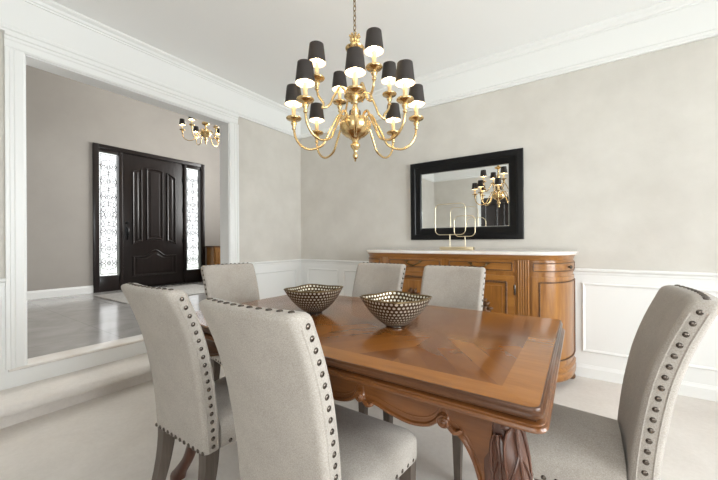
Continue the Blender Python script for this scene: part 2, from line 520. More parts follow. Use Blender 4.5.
# stone nosing at the foyer floor edge, and the carpeted step below it
nos = [(XL-TW, ZF-.022), (XL+.010, ZF-.022), (XL+.018, ZF-.019), (XL+.022, ZF-.010), (XL+.019, ZF-.002), (XL+.010, ZF+.001), (XL-TW, ZF+.001)]
bm = bmesh.new(); prism(bm, nos, 'y', OY0-.085, OY1+.085)
structure('trim_9', bm, M['marble'], smooth=50)
bm = bmesh.new()
prism(bm, [(XL, 0), (XL+.012, 0), (XL+.012, ZF-.022), (XL, ZF-.022)], 'y', YF, OY1+.1)
structure('trim_10', bm, M['trim'], smooth=0)
st = [(XL+.012, 0), (XL+.258, 0), (XL+.262, .06), (XL+.270, .083)]
for k in range(9):
    a = -PI/2 + PI*k/8
    st.append((XL+.318 + .030*math.cos(a), .115 + .030*math.sin(a)))
st += [(XL+.15, .150), (XL+.012, .152)]
bm = bmesh.new(); prism(bm, st, 'y', -.9, OY1+.10)
structure('floor_step', bm, M['carpet'], smooth=50)

# ------------------------------------------------------------------ front door (door_1)
def yz(bm, poly, x0, x1): prism(bm, poly, 'x', x0, x1)
bm = bmesh.new()
box(bm, XD-.10, XD+.03, DY0, DY0+.085, ZF, DZ, .006); box(bm, XD-.10, XD+.03, DY1-.085, DY1, ZF, DZ, .006)
box(bm, XD-.10, XD+.03, DY0+.085, DY1-.085, DZ-.07, DZ, .006)
for y in (2.40, 3.525):
    box(bm, XD-.10, XD+.02, y, y+.052, ZF, DZ-.07, .005)
for a, b in ((DY0+.085, 2.40), (3.577, DY1-.085)):
    box(bm, XD-.07, XD+.012, a, b, ZF, .545, .004); box(bm, XD-.07, XD+.012, a, b, 2.645, DZ-.07, .004)
door = structure('door_1', bm, M['dark_door'])
obj('threshold', nbox(XD-.10, XD+.05, 2.452, 3.525, ZF-.02, ZF+.012, .003), M['mid_dark'], door, 20)
slab = obj('door_slab', nbox(XD-.06, XD+.0, 2.454, 3.523, ZF+.01, DZ-.075, .003), M['dark_door'], door)
def arch(u0, u1, z0, z1, dz_top0, dz_top1, top, bot, n=16):
    """panel outline; top(y), bot(y) give the curved edges"""
    o = [(u0+(u1-u0)*i/n, bot(u0+(u1-u0)*i/n)) for i in range(n+1)]
    o += [(u1+(u0-u1)*i/n, top(u1+(u0-u1)*i/n)) for i in range(n+1)]
    return o
Yc = 2.985
top = lambda y: 2.50 - .75*(y-Yc)**2
bot = lambda y: 1.165 - .60*(y-Yc)**2
def lowtop(y):
    t = (y-Yc)/.2
    return .865 + (.115*(.5+.5*math.cos(PI*t)) if abs(t) < 1 else 0)
for y0, y1, tp, bt in ((2.60, 2.765, top, bot), (2.83, 3.13, top, bot), (3.195, 3.37, top, bot),
                       (2.60, 3.37, lowtop, lambda y: .50)):
    o = arch(y0, y1, 0, 0, 0, 0, tp, bt)
    cx = sum(p[0] for p in o)/len(o); cz = sum(p[1] for p in o)/len(o)
    bm = bmesh.new()
    hw, hh = (y1-y0)/2, (max(p[1] for p in o)-min(p[1] for p in o))/2
    ins = lambda d: [(cx+(p[0]-cx)*(hw-d)/hw, cz+(p[1]-cz)*(hh-d)/hh) for p in o]
    rings = [[(XD+x, q[0], q[1]) for q in ins(d)] for d, x in ((0, 0), (.004, .016), (.014, .022), (.026, .016), (.036, .003), (.06, .003), (.075, .012))]
    loft(bm, rings, True, False, False)
    f = bm.faces.new([bm.verts.new(p) for p in rings[-1]])
    obj('door_panel', bm, M['dark_door'], slab, 30)
bm = bmesh.new()
o = [(2.52+.028*math.cos(a), 1.30+.10*math.sin(a)) for a in [2*PI*i/24 for i in range(24)]]
rings = [[(XD+x, 2.52+(p[0]-2.52)*k, 1.30+(p[1]-1.30)*k) for p in o] for x, k in ((0, 1), (.010, 1), (.014, .8))]
loft(bm, rings)
tube(bm, spline([(XD+.01, 2.52, 1.37), (XD+.05, 2.52, 1.36), (XD+.055, 2.52, 1.27), (XD+.03, 2.52, 1.2), (XD+.0, 2.52, 1.16)]), .010)
obj('door_handle', bm, M['mid_dark'], slab)
bm = bmesh.new(); lathe(bm, [(0, 0), (.03, 0), (.03, .012), (.02, .02), (0, .02)], n=16)
for v in bm.verts: v.co = Vector((XD+v.co.z, 2.52+v.co.x, 1.46+v.co.y))
obj('deadbolt', bm, M['mid_dark'], slab)
for z in (.55, 1.16, 1.76, 2.37):
    obj('hinge', nbox(XD, XD+.012, 3.505, 3.53, z-.05, z+.05, .003), M['mid_dark'], slab)
def scroll_pattern(bm, y0, y1, z0, z1, x):
    w, h = y1-y0, z1-z0
    ym = (y0+y1)/2
    r = .0052
    def poly(P, closed=False, k=5, rr=r): tube(bm, spline([(x, ym + a*w/2, z0 + b*h) for a, b in P], k, closed), rr, 5, closed)
    poly([(-.86, .012), (.86, .012)], k=1); poly([(-.86, .988), (.86, .988)], k=1)
    for s in (-1, 1):
        poly([(s*.86, .012), (s*.86, .988)], k=1)
        for b in (.1, .3, .5, .7, .9): poly([(s*.86, b), (s*.99, b)], k=1)
    # diamonds along the middle and scrolls on both sides
    for b, hh, ww in ((.10, .03, .22), (.22, .035, .25), (.36, .04, .3), (.50, .055, .45), (.64, .04, .3), (.77, .035, .25), (.885, .035, .25)):
        poly([(0, b-hh), (ww, b), (0, b+hh), (-ww, b)], True, 1)
        poly([(0, b-hh*.45), (ww*.45, b), (0, b+hh*.45), (-ww*.45, b)], True, 3)
    for a, b in ((0, .13), (0, .26), (0, .40), (0, .56), (0, .68), (0, .81)):
        poly([(0, b), (0, b+.05)], k=1)
    for s in (-1, 1):
        for b, f in ((.04, 1), (.155, -1), (.17, 1), (.29, -1), (.30, 1), (.415, -1), (.43, 1), (.575, -1), (.59, 1), (.70, -1), (.71, 1), (.83, -1), (.84, 1), (.95, -1)):
            poly([(0, b), (s*.3, b+f*.012), (s*.68, b+f*.02), (s*.72, b+f*.045), (s*.45, b+f*.055), (s*.34, b+f*.038), (s*.5, b+f*.03)])
            poly([(s*.7, b+f*.04), (s*.86, b+f*.06)], k=1)
        for b in (.42, .5, .58):
            poly([(s*.45, b), (s*.62, b+.02), (s*.78, b), (s*.62, b-.02)], True, 3)
for y0, y1 in ((DY0+.09, 2.398), (3.58, DY1-.088)):
    pane = obj('sidelight_pane', nbox(XD-.035, XD-.028, y0-.004, y1+.004, .543, 2.647), M['bevel_glass'], door, 0)
    bm = bmesh.new(); scroll_pattern(bm, y0+.004, y1-.004, .55, 2.64, XD-.024)
    obj('leading', bm, M['lead'], pane)

# ------------------------------------------------------------------ dining chairs
HB = .186                         # half width of the backrest at its top
def hbz(z): return .178 + .008*(z-.345)/.6
def rear(z):                      # rear face of the back, leaning away as it rises
    pts = [(.345, -.255), (.48, -.262), (.60, -.276), (.72, -.298), (.83, -.332), (.945, -.382)]
    for (a, p), (b, q) in zip(pts, pts[1:]):
        if z <= b: return p + (q-p)*(z-a)/(b-a)
    return pts[-1][1]
TH = .068
def wrap(x): return -.022*(1-(x/HB)**2)      # the back is dished a little
def smooth_rear(z): return (rear(z-.04)+2*rear(z)+rear(z+.04))/4 if .40 < z < .90 else rear(z)

def make_chair():
    t = thing('dining_chair', '', 'chair')
    # backrest
    bm = bmesh.new(); rings = []
    base = rrect(-HB, HB, 0, TH, .020, 4)
    # densify the long sides so the dish reads
    def dens(P):
        out = []
        for i in range(len(P)):
            a, b = P[i], P[(i+1) % len(P)]
            k = 8 if abs(a[0]-b[0]) > .1 else 1
            for j in range(k): out.append((a[0]+(b[0]-a[0])*j/k, a[1]+(b[1]-a[1])*j/k))
        return out
    base = dens(base)
    def ring(z, d=0.):
        y0 = smooth_rear(z)
        kx, ky = (hbz(z)-d)/HB, (TH/2-d)/(TH/2)
        return [(x*kx, y0+TH/2+(y-TH/2)*ky + wrap(x)*min(1, max(0, (z-.40)/.25)), z) for x, y in base]
    zs = [.352+.019*i for i in range(31)]
    rings.append(ring(.345, .012)); rings.append(ring(.348, .004))
    for z in zs: rings.append(ring(z))
    for z, d in ((.930, .0005), (.938, .003), (.943, .008), (.9455, .015), (.946, .028)): rings.append(ring(z, d))
    loft(bm, rings)
    back = obj('backrest', bm, M['fabric'], t, 60)
    # welts along both side edges of the rear and the front face
    for s in (-1, 1):
        for off in (.016, TH-.016):
            bm = bmesh.new()
            pts = [(s*(hbz(z)-.002), smooth_rear(z)+off, z) for z in [.353+.02*i for i in range(29)]]
            tube(bm, pts, .0036, 6)
            obj('welt', bm, M['fabric'], back)
    nb = bmesh.new(); lathe(nb, [(.0078, 0), (.0076, .002), (.006, .0036), (.003, .0046), (0.0006, .0049)], n=10)
    nail0 = obj('nailhead', nb, M['nail'], back, 60)
    nm = nail0.data; first = [nail0]
    def nail(par, p, n):
        if first: o = first.pop()
        else:
            o = bpy.data.objects.new('nailhead', nm); C.objects.link(o)
        o.parent = par
        o.location = p
        o.rotation_euler = Vector(n).to_track_quat('Z', 'Y').to_euler()
    for s in (-1, 1):
        for i in range(19):
            z = .370 + .0303*i
            nail(back, (s*(hbz(z)-.001), smooth_rear(z)+TH*.5, z), (s, 0, 0))
    for i in range(11):
        x = -.155+.031*i
        nail(back, (x, rear(.945)+TH*.5+wrap(x), .9455), (0, 0, 1))
    for i in range(12):
        x = -.168+.0305*i
        nail(back, (x, smooth_rear(.358), .358), (0, -1, 0))
    # seat
    bm = bmesh.new()
    def plan(d):
        y0, y1 = -.19, .203
        w0, w1 = .178-d, .212-d
        P = []
        r = .035
        for cx, cy, a0 in ((w1-r, y1-d-r, 0), (-w1+r, y1-d-r, PI/2)):
            for i in range(6):
                a = a0+PI/2*i/5
                P.append((cx+r*math.cos(a), cy+r*math.sin(a)))
        P += [(-w0-(w1-w0)*.5, 0), (-w0, y0), (-w0*.4, y0), (w0*.4, y0), (w0, y0), (w0+(w1-w0)*.5, 0)]
        return P
    zz = [(.012, .345), (.003, .349), (0, .358), (0, .414), (.004, .425), (.014, .437), (.035, .449), (.08, .461), (.13, .468), (.165, .471)]
    rings = [[(x, y, z) for x, y in plan(d)] for d, z in zz]
    loft(bm, rings)
    seat = obj('seat', bm, M['fabric'], t, 60)
    for i in range(13):
        nail(seat, (-.180+.030*i, .2025, .362), (0, 1, 0))
    for s in (-1, 1):
        for i in range(10):
            y = -.155+.034*i
            x = s*(.178+.034*(y+.19)/.393-.0008)
            nail(seat, (x, y, .362), (s, 0, 0))
    # legs
    for s in (-1, 1):
        bm = bmesh.new()
        rings = []
        for z, k in ((0, .0135), (.10, .016), (.25, .0205), (.352, .023)):
            rings.append([(s*.180+a*k, .168+b*k, z) for a, b in ((-1, -1), (1, -1), (1, 1), (-1, 1))])
        loft(bm, rings); obj('leg', bm, M['chair_leg'], t, 20)
    for s in (-1, 1):
        bm = bmesh.new(); rings = []
        for i in range(9):
            u = i/8; z = .352*u
            y = -.222 - .085*(1-u)**1.8
            k = .014+.009*u
            rings.append([(s*.152+a*k, y+b*k*1.15, z) for a, b in ((-1, -1), (1, -1), (1, 1), (-1, 1))])
        loft(bm, rings); obj('leg', bm, M['chair_leg'], t, 20)
    return t

chair = make_chair()
CHG = 'upholstered chairs around the dining table'
chair['group'] = CHG
seats = [
    ((-.680, .866, 0), 0, 'greige nailhead dining chair with its back to the viewer, nearest one beside the table'),
    ((-1.268, .899, 0), 0, 'greige nailhead dining chair behind the nearest one, its rear legs visible beside the carpeted step'),
    ((-1.165, 1.66, 0), PI, 'pale upholstered chair on the sideboard side of the table, rising behind the two bowls'),
    ((-.645, 1.65, 0), PI, 'pale upholstered chair standing right in front of the carved sideboard doors'),
    ((-.083, 1.362, 0), PI/2, 'greige nailhead chair at the right end of the table, seen from its side'),
    ((-1.725, 1.363, 0), -PI/2-.12, 'pale upholstered chair at the far left end of the table, near the cased opening'),
]
for i, (l, rz, lab) in enumerate(seats):
    if i == 0:
        chair.location = l; chair.rotation_euler = (0, 0, rz); chair['label'] = lab
    else: dup(chair, l, rz, lab)

# ------------------------------------------------------------------ dining table
TX, TY = -.825, 1.203
tab = thing('dining_table', 'glossy brown draw-leaf dining table with herringbone top and scrolled carved apron', 'table', (TX, TY, 0))
hx, hy = .762, .461
def edge_slab(bm, hx, hy, prof, r):
    rings = [[(x, y, z) for x, y in rrect(-hx+d, hx-d, -hy+d, hy-d, r, 6)] for d, z in prof]
    return loft(bm, rings)
bm = bmesh.new()
edge_slab(bm, hx, hy, [(.012, .7345), (.004, .736), (.0, .740), (.0, .747), (.002, .7505), (.0035, .752), (.0035, .755), (.005, .759), (.008, .760)], .022)
for f in bm.faces:
    if f.calc_center_median().z < .7595: f.material_index = 1
obj('tabletop', bm, [M['tabletop'], M['walnut_edge']], tab, 30)
bm = bmesh.new()
edge_slab(bm, hx+.009, hy+.005, [(.016, .709), (.008, .710), (.002, .713), (0, .718), (.002, .723), (.006, .7245), (.006, .728), (.010, .7305), (.03, .731)], .03)
obj('draw_leaf', bm, M['walnut'], tab, 30)
obj('leaf_gap', nbox(-hx+.012, hx-.012, -hy+.012, hy-.012, .730, .736), M['walnut_edge'], tab, 0)
# scalloped apron: half outline from the middle outward
half = [(0, .655), (.10, .645), (.19, .630), (.25, .634), (.285, .652), (.297, .670), (.306, .676), (.316, .668), (.318, .654), (.326, .648), (.338, .652),
        (.36, .652), (.41, .639), (.46, .632), (.505, .640), (.53, .657), (.540, .672), (.549, .678), (.558, .670), (.560, .656), (.568, .648), (.580, .646),
        (.600, .628), (.622, .59), (.636, .545), (.642, .50)]
def apron_poly(half, sx, xmax):
    L = [(-x*sx, z) for x, z in reversed(half)] + [(x*sx, z) for x, z in half[1:]]
    S2 = [(p.x, p.z) for p in spline([(x, 0, z) for x, z in L], 4)]
    return S2
for s in (-1, 1):
    S2 = apron_poly(half, 1, .66)
    poly = [(-.66, .705), (-.66, .50)] + S2 + [(.66, .50), (.66, .705)]
    bm = bmesh.new(); y0 = s*(hy-.028)
    prism(bm, poly, 'y', y0, y0 - s*.022)
    ap = obj('apron', bm, M['walnut'], tab, 30)
    bm = bmesh.new()
    tube(bm, [(x, y0, z+.004) for x, z in S2], .0062, 6)
    tube(bm, [(x, y0-s*.001, min(z+.022, .70)) for x, z in S2], .0028, 6)
    obj('apron_moulding', bm, M['walnut'], ap, 50)
    for sg in (-1, 1):
        for cx, cz in ((.307, .664), (.550, .666)):
            bm = bmesh.new()
            sp = []
            for k in range(26):
                a = k/25*2.2*2*PI; r = .015*(1-k/28)
                sp.append((sg*(cx+r*math.cos(a+1.2)), y0+s*.004+s*.006*k/25, cz+r*math.sin(a+1.2)))
            tube(bm, sp, .0045, 6)
            sp = [(sg*(cx+.018), y0+s*.004, cz-.012), (sg*(cx+.03), y0+s*.007, cz-.016), (sg*(cx+.045), y0+s*.004, cz-.008)]
            tube(bm, spline([(sg*cx, y0+s*.004, cz)]+sp, 5), [.006]*5+[.007]*5+[.006]*5+[.003], 6)
            obj('apron_scroll', bm, M['walnut'], ap, 60)
halfe = [(x*.35/.642, z) for x, z in half]
for s in (-1, 1):
    S2 = apron_poly(halfe, 1, .36)
    poly = [(-.37, .705), (-.37, .50)] + S2 + [(.37, .50), (.37, .705)]
    bm = bmesh.new(); x0 = s*(hx-.075)
    prism(bm, poly, 'x', x0, x0 - s*.022)
    ap = obj('apron', bm, M['walnut'], tab, 30)
    bm = bmesh.new()
    tube(bm, [(x0, x, z+.004) for x, z in S2], .0062, 6)
    obj('apron_moulding', bm, M['walnut'], ap, 50)
# cabriole legs with acanthus carving on the knee
def table_leg(sx, sy):
    bm = bmesh.new()
    cx, cy = sx*(hx-(.099 if sx > 0 else .052)), sy*(hy-(.082 if sy < 0 else .040))
    d = Vector((sx, sy, 0)).normalized(); e = Vector((-d.y, d.x, 0))
    prof = [(.705, -.002, .050), (.66, .004, .052), (.61, .014, .055), (.55, .020, .053), (.48, .014, .042), (.38, -.002, .032), (.28, -.020, .029), (.18, -.022, .026), (.10, -.006, .027), (.05, .020, .032), (.025, .036, .036), (0, .040, .034)]
    zs = spline([(o, k, z) for z, o, k in prof], 4)
    rings = []
    for p in zs:
        c = Vector((cx, cy, p.z)) + d*p.x*1.1
        ring = []
        for i in range(20):
            a = 2*PI*i/20
            q = 1/(abs(math.cos(a))**3.2+abs(math.sin(a))**3.2)**(1/3.2)
            ring.append(tuple(c + Vector((sx*math.cos(a), sy*math.sin(a), 0))*p.y*.86*q))
        rings.append(ring)
    loft(bm, rings)
    leg = obj('leg', bm, M['walnut_carved'], tab, 50)
    # carved leaves: raised blades on the two outward faces and the outer corner
    bm = bmesh.new()
    def surf(z):
        for a, b in zip(zs, zs[1:]):
            if b.z <= z <= a.z:
                t = (a.z-z)/max(1e-6, a.z-b.z); p = a.lerp(b, t); return p.x*1.1, p.y
        return 0, .05
    def P(z, ang, lift):
        o, k = surf(z)
        c = Vector((cx, cy, z)) + d*o
        a = PI/4+ang
        q = 1/(abs(math.cos(a))**3.2+abs(math.sin(a))**3.2)**(1/3.2)
        return c + Vector((sx*math.cos(a), sy*math.sin(a), 0))*(k*.86*q+lift)
    # leaves: a filled blade, raised rims and a mid vein, in three overlapping tiers
    for ang, zt, zb, w, lf in ((0, .695, .47, .50, .010), (-.66, .672, .50, .34, .004), (.66, .672, .50, .34, .004), (-.40, .56, .38, .30, .001), (.40, .56, .38, .30, .001)):
        K = 16
        wid = [math.sin(PI*(.06+.93*(k/K)**.7))**.75 for k in range(K+1)]
        z_ = lambda k: zt+(zb-zt)*k/K
        A_ = lambda k: ang*(1+.12*k/K)
        # flat blade between the raised rims
        rows = []
        for k in range(K+1):
            rows.append([P(z_(k), A_(k)+w*wid[k]*(j/3-1), lf+.003-.002*abs(j/3-1)+.0015*(j % 2)) for j in range(7)])
        loft(bm, rows, False)
        for side in (-1, 1):
            tube(bm, [P(z_(k), A_(k)+side*w*wid[k], lf+.003) for k in range(K+1)], .0032, 6)
        tube(bm, [P(z_(k), A_(k), lf+.005) for k in range(K+1)], [.0045-.0025*k/K for k in range(K+1)], 6)
        for side in (-1, 1):          # curled lobes beside the vein
            for k0 in (4, 8):
                tube(bm, [P(z_(k0+j*.9), A_(k0+j)+side*w*wid[min(K, k0+j)]*(.08+.19*j), lf+.0045) for j in range(5)], .0024, 5)
    tube(bm, [P(.69, a, .004) for a in (-.5, -.25, 0, .25, .5)], [.006, .010, .013, .010, .006], 8)
    obj('acanthus_carving', bm, M['walnut_carved'], leg, 60)
for sx in (-1, 1):
    for sy in (-1, 1): table_leg(sx, sy)

# ------------------------------------------------------------------ bowls
def bowl(loc, rz, label):
    bm = bmesh.new()
    uvl = bm.loops.layers.uv.new('UVMap')
    N, K = 64, 16
    def rad(a, v):
        n = 2 + 1.1*v
        c, s_ = abs(math.cos(a)), abs(math.sin(a))
        # astroid-like plan: four drawn-out corners on the axes
        q = 1/(c**(2-.74*v)+s_**(2-.74*v))**(1/(2-.74*v))
        R = .034 + (.144-.034)*(.72*v+.28*math.sin(v*PI/2))
        return R*q
    def pt(a, v, off=0):
        r = rad(a, v)-off
        z = .006 + .108*(v**1.35) + .004*v*v*abs(math.cos(2*a))**1.5*(1 if v > .6 else v/.6) + off*.3
        return (r*math.cos(a), r*math.sin(a), z)
    def shell(off):
        V = [[bm.verts.new(pt(2*PI*i/N, k/K, off)) for i in range(N)] for k in range(K+1)]
        for k in range(K):
            for i in range(N):
                j = (i+1) % N
                f = bm.faces.new((V[k][i], V[k][j], V[k+1][j], V[k+1][i]))
                for lp, (uu, vv) in zip(f.loops, ((i/N, k/K), ((i+1)/N, k/K), ((i+1)/N, (k+1)/K), (i/N, (k+1)/K))): lp[uvl].uv = (uu, vv)
        return V
    A = shell(0); B = shell(.004)
    for i in range(N):
        j = (i+1) % N
        bm.faces.new((A[K][i], A[K][j], B[K][j], B[K][i]))
    bm.faces.new(A[0][::-1]); bm.faces.new(B[0])
    t = thing('decorative_bowl', label, 'bowl', loc, rz, 'dotted metal bowls on the table')
    obj('bowl_body', bm, M['dots'], t, 60)
    bm = bmesh.new(); lathe(bm, [(.034, 0), (.038, .002), (.038, .006), (.034, .009)], n=28)
    obj('foot_ring', bm, M['nail'], t)
    bm = bmesh.new()
    tube(bm, [Vector(pt(2*PI*i/N, 1, .002)) for i in range(N)], .0032, 6, True)
    obj('rim', bm, mat('bronze_rim', (.20, .14, .07), .35, 1), t)
    return t
bowl((-1.063, 1.187, .7603), .597+.28, 'dotted metal bowl farther from the viewer, left one on the dining table')
bowl((-.616, 1.172, .7603), .51, 'dotted metal bowl nearer the viewer, in the middle of the dining table')

# ------------------------------------------------------------------ sideboard
SBX0, SBX1, SBY, SA, SAR = -1.567, -.31, 2.72, .285, .262
YW = YB - .034
def outline(off=0., n=22):
    """plan outline from the left wall end round the front to the right wall end"""
    P = []
    b = YW-SBY
    for i in range(n+1):
        t = PI/2*i/n
        P.append((SBX0-(SA+off)*math.cos(t)**.8, YW-(b+off)*math.sin(t)**.8))
    m = 24
    for i in range(1, m): P.append((SBX0+(SBX1-SBX0)*i/m, SBY-off))
    for i in range(n+1):
        t = PI/2*(1-i/n)
        P.append((SBX1+(SAR+off)*math.cos(t)**.8, YW-(b+off)*math.sin(t)**.8))
    return P
OUT = outline()
LEN = [0]
for p, q in zip(OUT, OUT[1:]): LEN.append(LEN[-1]+math.hypot(q[0]-p[0], q[1]-p[1]))
def at_s(s, off=0.):
    s = max(0, min(LEN[-1]-1e-6, s))
    for k in range(len(OUT)-1):
        if LEN[k] <= s <= LEN[k+1]:
            t = (s-LEN[k])/max(1e-9, LEN[k+1]-LEN[k]); p, q = OUT[k], OUT[k+1]
            dx, dy = q[0]-p[0], q[1]-p[1]; l = math.hypot(dx, dy)
            return (p[0]+dx*t + dy/l*off, p[1]+dy*t - dx/l*off)
S0 = next(LEN[k] for k in range(len(OUT)) if abs(OUT[k][0]-SBX0) < 1e-4)
S1 = S0 + (SBX1-SBX0); SE = LEN[-1]
sx_ = lambda x: S0 + (x-SBX0)          # arc position of a point on the flat front
sb = thing('sideboard', 'honey brown carved sideboard with rounded ends and marble top against the back wall', 'sideboard', (0, 0, 0))
def slab_off(prof, m, name, par):
    bm = bmesh.new()
    rings = []
    for off, z in prof:
        P = outline(off)
        rings.append([(x, min(y, YW), z) for x, y in P])
    loft(bm, rings); return obj(name, bm, m, par, 35)
slab_off([(0, .165), (0, .985)], M['oak_v'], 'carcass', sb)
slab_off([(.006, .070), (.014, .072), (.018, .082), (.018, .108), (.016, .112), (.012, .125), (.016, .132), (.016, .15), (.008, .160), (.002, .168)], M['oak'], 'plinth', sb)
slab_off([(.002, .955), (.006, .958), (.008, .972), (.016, .982), (.020, .993)], M['oak'], 'cornice_moulding', sb)
slab_off([(.018, .993), (.030, .995), (.034, 1.002), (.034, 1.012), (.030, 1.018), (.022, 1.020)], M['marble'], 'marble_top', sb)
def curved(bm, s0, s1, z0, z1, off, th):
    n = max(2, int((s1-s0)/.02))
    rings = []
    for i in range(n+1):
        s = s0+(s1-s0)*i/n
        a = at_s(s, off-th); b = at_s(s, off)
        rings.append([(a[0], a[1], z0), (b[0], b[1], z0), (b[0], b[1], z1), (a[0], a[1], z1)])
    loft(bm, rings)
def path_rect(s0, s1, z0, z1, off):
    P = []
    n = max(2, int((s1-s0)/.02)); m = max(2, int((z1-z0)/.05))
    for i in range(n): P.append((s0+(s1-s0)*i/n, z0))
    for i in range(m): P.append((s1, z0+(z1-z0)*i/m))
    for i in range(n): P.append((s1+(s0-s1)*i/n, z1))
    for i in range(m): P.append((s0, z1+(z0-z1)*i/m))
    return [(*at_s(s, off), z) for s, z in P]
def rope(bm, s0, s1, z0, z1, off, r):
    """rope-carved moulding: beads along a rectangle"""
    P = path_rect(s0, s1, z0, z1, off)
    Q = []
    for i in range(len(P)):
        a, b = Vector(P[i]), Vector(P[(i+1) % len(P)])
        k = max(1, int((b-a).length/.008))
        Q += [a.lerp(b, j/k) for j in range(k)]
    tube(bm, Q, [r*(1.15 if i % 2 else .7) for i in range(len(Q))], 6, True)
def bail(bm, x, z):
    y = SBY-.016
    for s in (-1, 1):
        tube(bm, [(x+s*.062, y+.01, z+.008), (x+s*.062, y-.012, z+.008)], [.011, .007], 8)
        tube(bm, spline([(x+s*.062, y-.01, z+.008), (x+s*.054, y-.018, z-.006), (x+s*.024, y-.020, z-.020), (x, y-.020, z-.026)], 5), .0058, 6)
        tube(bm, spline([(x+s*.062, y-.004, z+.008), (x+s*.076, y-.006, z+.014), (x+s*.083, y-.006, z+.006)], 5), .0045, 6)
    tube(bm, [(x-.014, y-.020, z-.024), (x, y-.022, z-.029), (x+.014, y-.020, z-.024)], .008, 6)
XM = (SBX0+SBX1)/2
brass_dark = mat('aged_brass', (.16, .11, .055), .35, 1)
for x0, x1 in ((-1.497, -.985), (-.928, -.415)):
    bm = bmesh.new(); curved(bm, sx_(x0), sx_(x1), .862, .948, .010, .012)
    dr = obj('drawer', bm, M['oak'], sb, 20)
    bm = bmesh.new(); rope(bm, sx_(x0)+.014, sx_(x1)-.014, .876, .934, .011, .0045)
    obj('drawer_moulding', bm, M['oak_dark'], dr, 60)
    bm = bmesh.new(); bail(bm, (x0+x1)/2, .915); obj('drawer_pull', bm, brass_dark, dr, 60)
for x0, x1, hs in ((-1.497, -.985, -1), (-.928, -.415, 1)):
    bm = bmesh.new(); curved(bm, sx_(x0), sx_(x1), .19, .835, .010, .012)
    dd = obj('cabinet_door', bm, M['oak'], sb, 20)
    bm = bmesh.new(); rope(bm, sx_(x0)+.055, sx_(x1)-.055, .245, .785, .012, .009)
    obj('door_moulding', bm, M['oak_dark'], dd, 60)
    bm = bmesh.new(); curved(bm, sx_(x0)+.085, sx_(x1)-.085, .275, .755, .018, .010)
    obj('door_panel', bm, M['oak_v'], dd, 20)
    bm = bmesh.new()                        # carved spray of leaves and fruit
    cx, cz = (x0+x1)/2, .53
    rnd = random.Random(5)
    for k in range(46):
        a = rnd.random()*2*PI; r = .11*math.sqrt(rnd.random())
        px, pz = cx+r*math.cos(a)*.8, cz+r*math.sin(a)*1.25
        rr = .010+.008*rnd.random()
        dx, dz = math.cos(a), math.sin(a)
        y = SBY-.020
        tube(bm, spline([(px-dx*rr*1.6, y, pz-dz*rr*1.6), (px, y-.010, pz), (px+dx*rr*1.8, y, pz+dz*rr*1.8)], 4),
             [rr*v for v in (.3, .55, .75, .9, 1, .95, .75, .5, .2)], 6)
    obj('door_carving', bm, M['oak_dark'], dd, 60)
    hx_ = x1+.004 if hs > 0 else x0-.004
    for z in (.29, .73):
        bm = bmesh.new(); lathe(bm, [(0, -.04), (.005, -.038), (.007, -.03), (.007, .03), (.005, .038), (0, .04)], (hx_, SBY-.012, z), 10)
        obj('hinge', bm, M['nail'], dd)
# fluted pilasters
for x0, x1 in ((SBX0, -1.503), (-.400, SBX1)):
    bm = bmesh.new()
    s0, s1 = sx_(x0)+.004, sx_(x1)-.004
    curved(bm, s0, s1, .19, .955, .004, .006)
    w = (s1-s0)/5
    for k in range(5):
        c = s0+w*(k+.5)
        p = at_s(c, .004)
        tube(bm, [(p[0], p[1], .19), (p[0], p[1], .955)], w*.40, 10)
    pl = obj('pilaster', bm, M['oak_v'], sb, 40)
    bm = bmesh.new()
    curved(bm, s0, s1, .505, .545, .022, .010)
    for k in range(8):
        p = at_s(s0+(s1-s0)*(k+.5)/8, .022)
        for z in (.515, .535):
            tube(bm, [(p[0], p[1]+.004, z), (p[0], p[1]-.004, z)], [.006, .003], 8)
    obj('pilaster_carving', bm, M['oak_dark'], pl, 50)
# rounded end drawers and doors
for s0, s1, sk in ((.035, S0-.012, .16), (S1+.012, SE-.035, SE-.29)):
    bm = bmesh.new(); curved(bm, s0, s1, .862, .948, .008, .010)
    dr = obj('curved_drawer', bm, M['oak'], sb, 40)
    bm = bmesh.new(); rope(bm, s0+.012, s1-.012, .876, .934, .009, .0045)
    obj('drawer_moulding', bm, M['oak_dark'], dr, 60)
    p, q = at_s(sk, .006), at_s(sk, .034)
    bm = bmesh.new(); tube(bm, [(p[0], p[1], .905), (p[0]*.7+q[0]*.3, p[1]*.7+q[1]*.3, .905), (p[0]*.3+q[0]*.7, p[1]*.3+q[1]*.7, .905), (q[0], q[1], .905)], [.007, .006, .015, .010], 12)
    obj('knob', bm, M['nail'], dr)
    bm = bmesh.new(); curved(bm, s0, s1, .19, .835, .008, .010)
    dd = obj('curved_door', bm, M['oak_v'], sb, 40)
    bm = bmesh.new(); rope(bm, s0+.05, s1-.012, .225, .795, .010, .006)
    obj('door_moulding', bm, M['oak_dark'], dd, 60)
for sfoot in (.06, S0-.02, S1+.02, SE-.06):
    p = at_s(sfoot, -.03)
    bm = bmesh.new(); lathe(bm, [(.030, 0), (.042, .006), (.046, .022), (.040, .040), (.030, .056), (.034, .074)], (p[0], p[1], 0), 18)
    obj('foot', bm, M['oak_dark'], sb)

